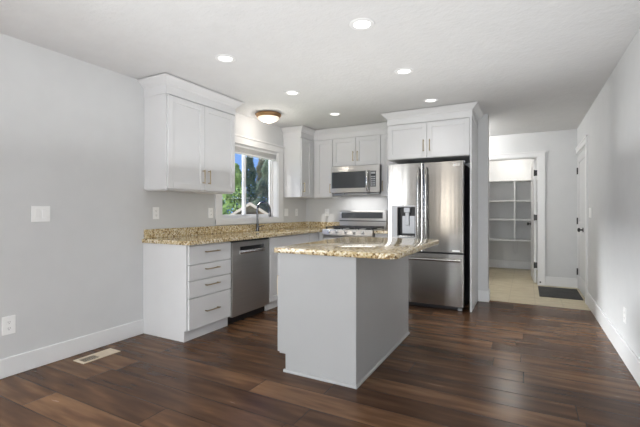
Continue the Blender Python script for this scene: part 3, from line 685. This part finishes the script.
# ------------------------------------------------------------------ plates
def plate(kind, face, p, u0, u1, v0, v1, label, loc, cat):
    t = thing(kind, label, cat, loc, 'white wall plates')
    b = B(); fb(b, face, p, u0, u1, v0, v1, .0005, .006, .0015); pl = obj('cover_plate', b, 'plastic', t)
    cu, cv = (u0 + u1) / 2, (v0 + v1) / 2
    if kind == 'wall_outlet':
        for dv in (-.022, .022):
            b = B(); fb(b, face, p, cu - .017, cu + .017, cv + dv - .014, cv + dv + .014, .006, .008, .001); so = obj('socket', b, 'plastic', t)
            b = B()
            for du in (-.007, .005): fb(b, face, p, cu + du, cu + du + .002, cv + dv - .003, cv + dv + .007, .008, .0084)
            fb(b, face, p, cu - .002, cu + .002, cv + dv - .011, cv + dv - .007, .008, .0084); obj('slots', b, 'hole', so)
    else:
        n = 2 if u1 - u0 > .1 else 1
        for i in range(n):
            c = cu + (i - (n - 1) / 2) * .046
            b = B(); fb(b, face, p, c - .0165, c + .0165, cv - .033, cv + .033, .006, .0095, .002); obj('rocker', b, 'plastic', t)
    return t
plate('light_switch', 'X+', XL, 1.514, 1.642, 1.102, 1.222, 'double white light switch high on the bare left wall', (XL, 1.578, 1.1), 'light switch')
plate('wall_outlet', 'X+', XL, 1.330, 1.412, .300, .430, 'white outlet low on the left wall above the baseboard', (XL, 1.37, .3), 'outlet')
plate('wall_outlet', 'X+', XL, 2.577, 2.650, 1.102, 1.222, 'white outlet above the counter under the left wall cabinet', (XL, 2.61, 1.1), 'outlet')
plate('wall_outlet', 'X+', XL, 3.335, 3.408, 1.102, 1.219, 'white outlet beside the left edge of the window casing', (XL, 3.37, 1.1), 'outlet')
plate('light_switch', 'X+', XL, 4.930, 5.035, 1.102, 1.218, 'white double switch just right of the window casing', (XL, 4.98, 1.1), 'light switch')
plate('wall_outlet', 'X+', XL, 5.248, 5.320, 1.102, 1.218, 'white outlet closest to the corner on the window wall', (XL, 5.28, 1.1), 'outlet')
plate('wall_outlet', 'Y-', YB, -2.917, -2.843, 1.102, 1.217, 'white outlet on the back wall left of the range', (-2.88, YB, 1.1), 'outlet')
plate('light_switch', 'X-', XR, 5.57, 5.76, 1.102, 1.222, 'white light switch beside the closed hall door', (XR, 5.66, 1.1), 'light switch')
plate('wall_outlet', 'X-', XR, 3.755, 3.83, .305, .425, 'white outlet low on the right wall', (XR, 3.79, .3), 'outlet')

# ------------------------------------------------------------------ floor register, mat
t = thing('floor_register', 'cream metal floor vent set in the planks by the left wall', 'floor vent', (-3.08, 1.905, 0))
VX0, VX1, VY0, VY1 = -3.152, -3.012, 1.748, 2.057
b = B(); bx(b, VX0 + .02, VX1 - .02, VY0 + .02, VY1 - .02, .0005, .0012); obj('duct_opening', b, 'hole', t)
b = B(); e = .026
bx(b, VX0, VX0 + e, VY0, VY1, .0005, .006, .0015); bx(b, VX1 - e, VX1, VY0, VY1, .0005, .006, .0015); bx(b, VX0 + e, VX1 - e, VY0, VY0 + e, .0005, .006, .0015); bx(b, VX0 + e, VX1 - e, VY1 - e, VY1, .0005, .006, .0015); bx(b, VX0 + e, VX1 - e, 1.895, 1.912, .0005, .006)
obj('frame', b, 'register', t)
b = B(); bx(b, VX0 + e, VX1 - e, 1.912, VY1 - e, .0015, .004); obj('damper_plate', b, 'register', t)
b = B()
for i in range(6): x = VX0 + e + .008 + i * .0145; bx(b, x, x + .0025, VY0 + e, 1.895, .0013, .0024)
obj('louvres', b, 'register', t)
b = B(); bx(b, .155, .662, 6.12, 6.90, .0008, .010, .003); lone('door_mat', b, 'charcoal', 'dark charcoal door mat on the beige hall tiles', 'door mat', (.41, 6.5, 0))

# ------------------------------------------------------------------ pantry shelving
t = thing('pantry_shelving', 'white built-in pantry shelving seen through the open doorway', 'shelf', (-.3, 8.6, .6))
for z in (.604, 1.011, 1.384, 1.788):
    b = B(); bx(b, -.998, .398, 8.47, 8.828, z - .016, z + .012, .001); obj('shelf', b, 'trim', t)
for x in (-.211, -.985, .385):
    b = B(); za = .616
    for zz in (.995, 1.368, 1.772): bx(b, x - .013, x + .013, 8.475, 8.828, za + .0005, zz - .0005); za = zz + .028
    obj('divider', b, 'trim', t)
b = B(); lp = [(-.235, 8.80, .588), (-.238, 8.79, .45), (-.225, 8.79, .34), (-.20, 8.79, .31), (-.175, 8.79, .34), (-.162, 8.79, .45), (-.165, 8.80, .588)]
tube(b, lp, .005, 8); lone('cord', b, 'cord', 'thin pale cord hanging in a loop below the pantry shelves', 'cord', (-.2, 8.79, .305), smooth=True)

# ------------------------------------------------------------------ outside the window
b = B(); bx(b, -80, 40, -60, 120, -4.2, -4.0); struct('ground_outside', b, 'lawn')
t = thing('neighbour_house', 'brown gabled house with tan roof edges outside the sink window', 'house', (-12.6, 15.8, -4))
hc = Vector((-12.6, 15.8, 0)); ax = Vector((.78, .625, 0)).normalized(); dp = Vector((-.625, .78, 0)).normalized()
pk, sl_, hw = 1.62, .62, 3.6
def HP(u, d, z): return hc + ax * u + dp * d + Vector((0, 0, z))
def poly_prism(b, pts, d0, d1):
    v0 = [b.verts.new(HP(u, d0, z)) for u, z in pts]; v1 = [b.verts.new(HP(u, d1, z)) for u, z in pts]; n = len(pts)
    b.faces.new(v0); b.faces.new(v1[::-1])
    for i in range(n): b.faces.new((v0[i], v1[i], v1[(i + 1) % n], v0[(i + 1) % n]))
    bmesh.ops.recalc_face_normals(b, faces=b.faces)
b = B(); poly_prism(b, [(-hw, -4), (hw, -4), (hw, pk - .1 - hw * sl_), (0, pk - .12), (-hw, pk - .1 - hw * sl_)], .3, 4); obj('wall', b, 'siding', t)
for s in (-1, 1):
    b = B(); poly_prism(b, [(0, pk), (s * (hw + .4), pk - (hw + .4) * sl_), (s * (hw + .4), pk - .09 - (hw + .4) * sl_), (0, pk - .09)], 0.0, 4.2); obj('roof_slope', b, 'shingle', t)
    b = B(); poly_prism(b, [(0, pk + .01), (s * (hw + .45), pk + .01 - (hw + .45) * sl_), (s * (hw + .45), pk - .15 - (hw + .45) * sl_), (0, pk - .15)], -.05, -.005); obj('fascia', b, 'fascia', t)
b = B(); poly_prism(b, [(-.35, .55), (.35, .55), (.35, 1.0), (-.35, 1.0)], .27, .299); obj('gable_vent', b, 'fascia', t)

def conifer(label, loc, h, rad, m, seed, n=2600, lean=1.0, cat='tree'):
    rnd = random.Random(seed); base = Vector(loc)
    t = thing('conifer', label, cat, loc, 'trees outside the window')
    b = B(); tube(b, [base, base + Vector((0, 0, h * .9))], [.22, .03], 8); obj('trunk', b, 'bark', t)
    b = B()
    for i in range(n):
        f = rnd.random() ** .75; z = h * (.06 + .94 * f); rr = rad * ((1 - f) ** lean) * (0.75 + .25 * math.sin(f * 40 + seed)) + .05
        a = rnd.uniform(0, 2 * pi); q = rr * (.45 + .55 * math.sqrt(rnd.random()))
        c = base + Vector((q * math.cos(a), q * math.sin(a), z - q * .18)); s = rnd.uniform(.10, .24)
        o = Vector((math.cos(a), math.sin(a), rnd.uniform(-.5, .3))).normalized(); sd = Vector((-math.sin(a), math.cos(a), rnd.uniform(-.4, .4))).normalized()
        vs = [b.verts.new(c - sd * s * .45), b.verts.new(c + o * s * .5 - sd * s * .1 + Vector((0, 0, .05))), b.verts.new(c + sd * s * .45), b.verts.new(c + o * s * 1.3 + Vector((0, 0, -.06)))]
        b.faces.new((vs[0], vs[3], vs[1])); b.faces.new((vs[1], vs[3], vs[2]))
    obj('needles', b, m, t)
def polar(px, depth):                                               # a bearing from the room out to the garden
    a = math.atan((px - 320) / 384.5) - R(28.264); k = depth / math.cos(math.atan((px - 320) / 384.5))
    return (k * math.sin(a), k * math.cos(a), -4.0)
conifer('sunlit green conifer left of the window mullion', polar(234.5, 27), 8.5, 2.0, 'leaf_green', 3, 4200, .7)
conifer('tall dark pointed conifer just right of the window mullion', polar(249.5, 33), 9.9, 1.7, 'leaf_dark', 5, 4200, .7)
conifer('broad dark conifer at the right of the window', polar(269, 30), 9.2, 2.0, 'leaf_dark', 8, 4600, .6)
conifer('pale golden conifer crown behind the dark conifers', polar(262, 38), 10.8, 1.6, 'leaf_gold', 11, 3600, .7)
conifer('low green conifer at the left edge of the window', polar(221, 36), 6.3, 1.5, 'leaf_green', 14, 2600, .7)
# unseen slab added behind to keep the low sun out of the openings
b = B(); bx(b, -6.9, -1.0, -9.4, -9.0, -4, 6.3); struct('sun_blocker', b, 'siding')
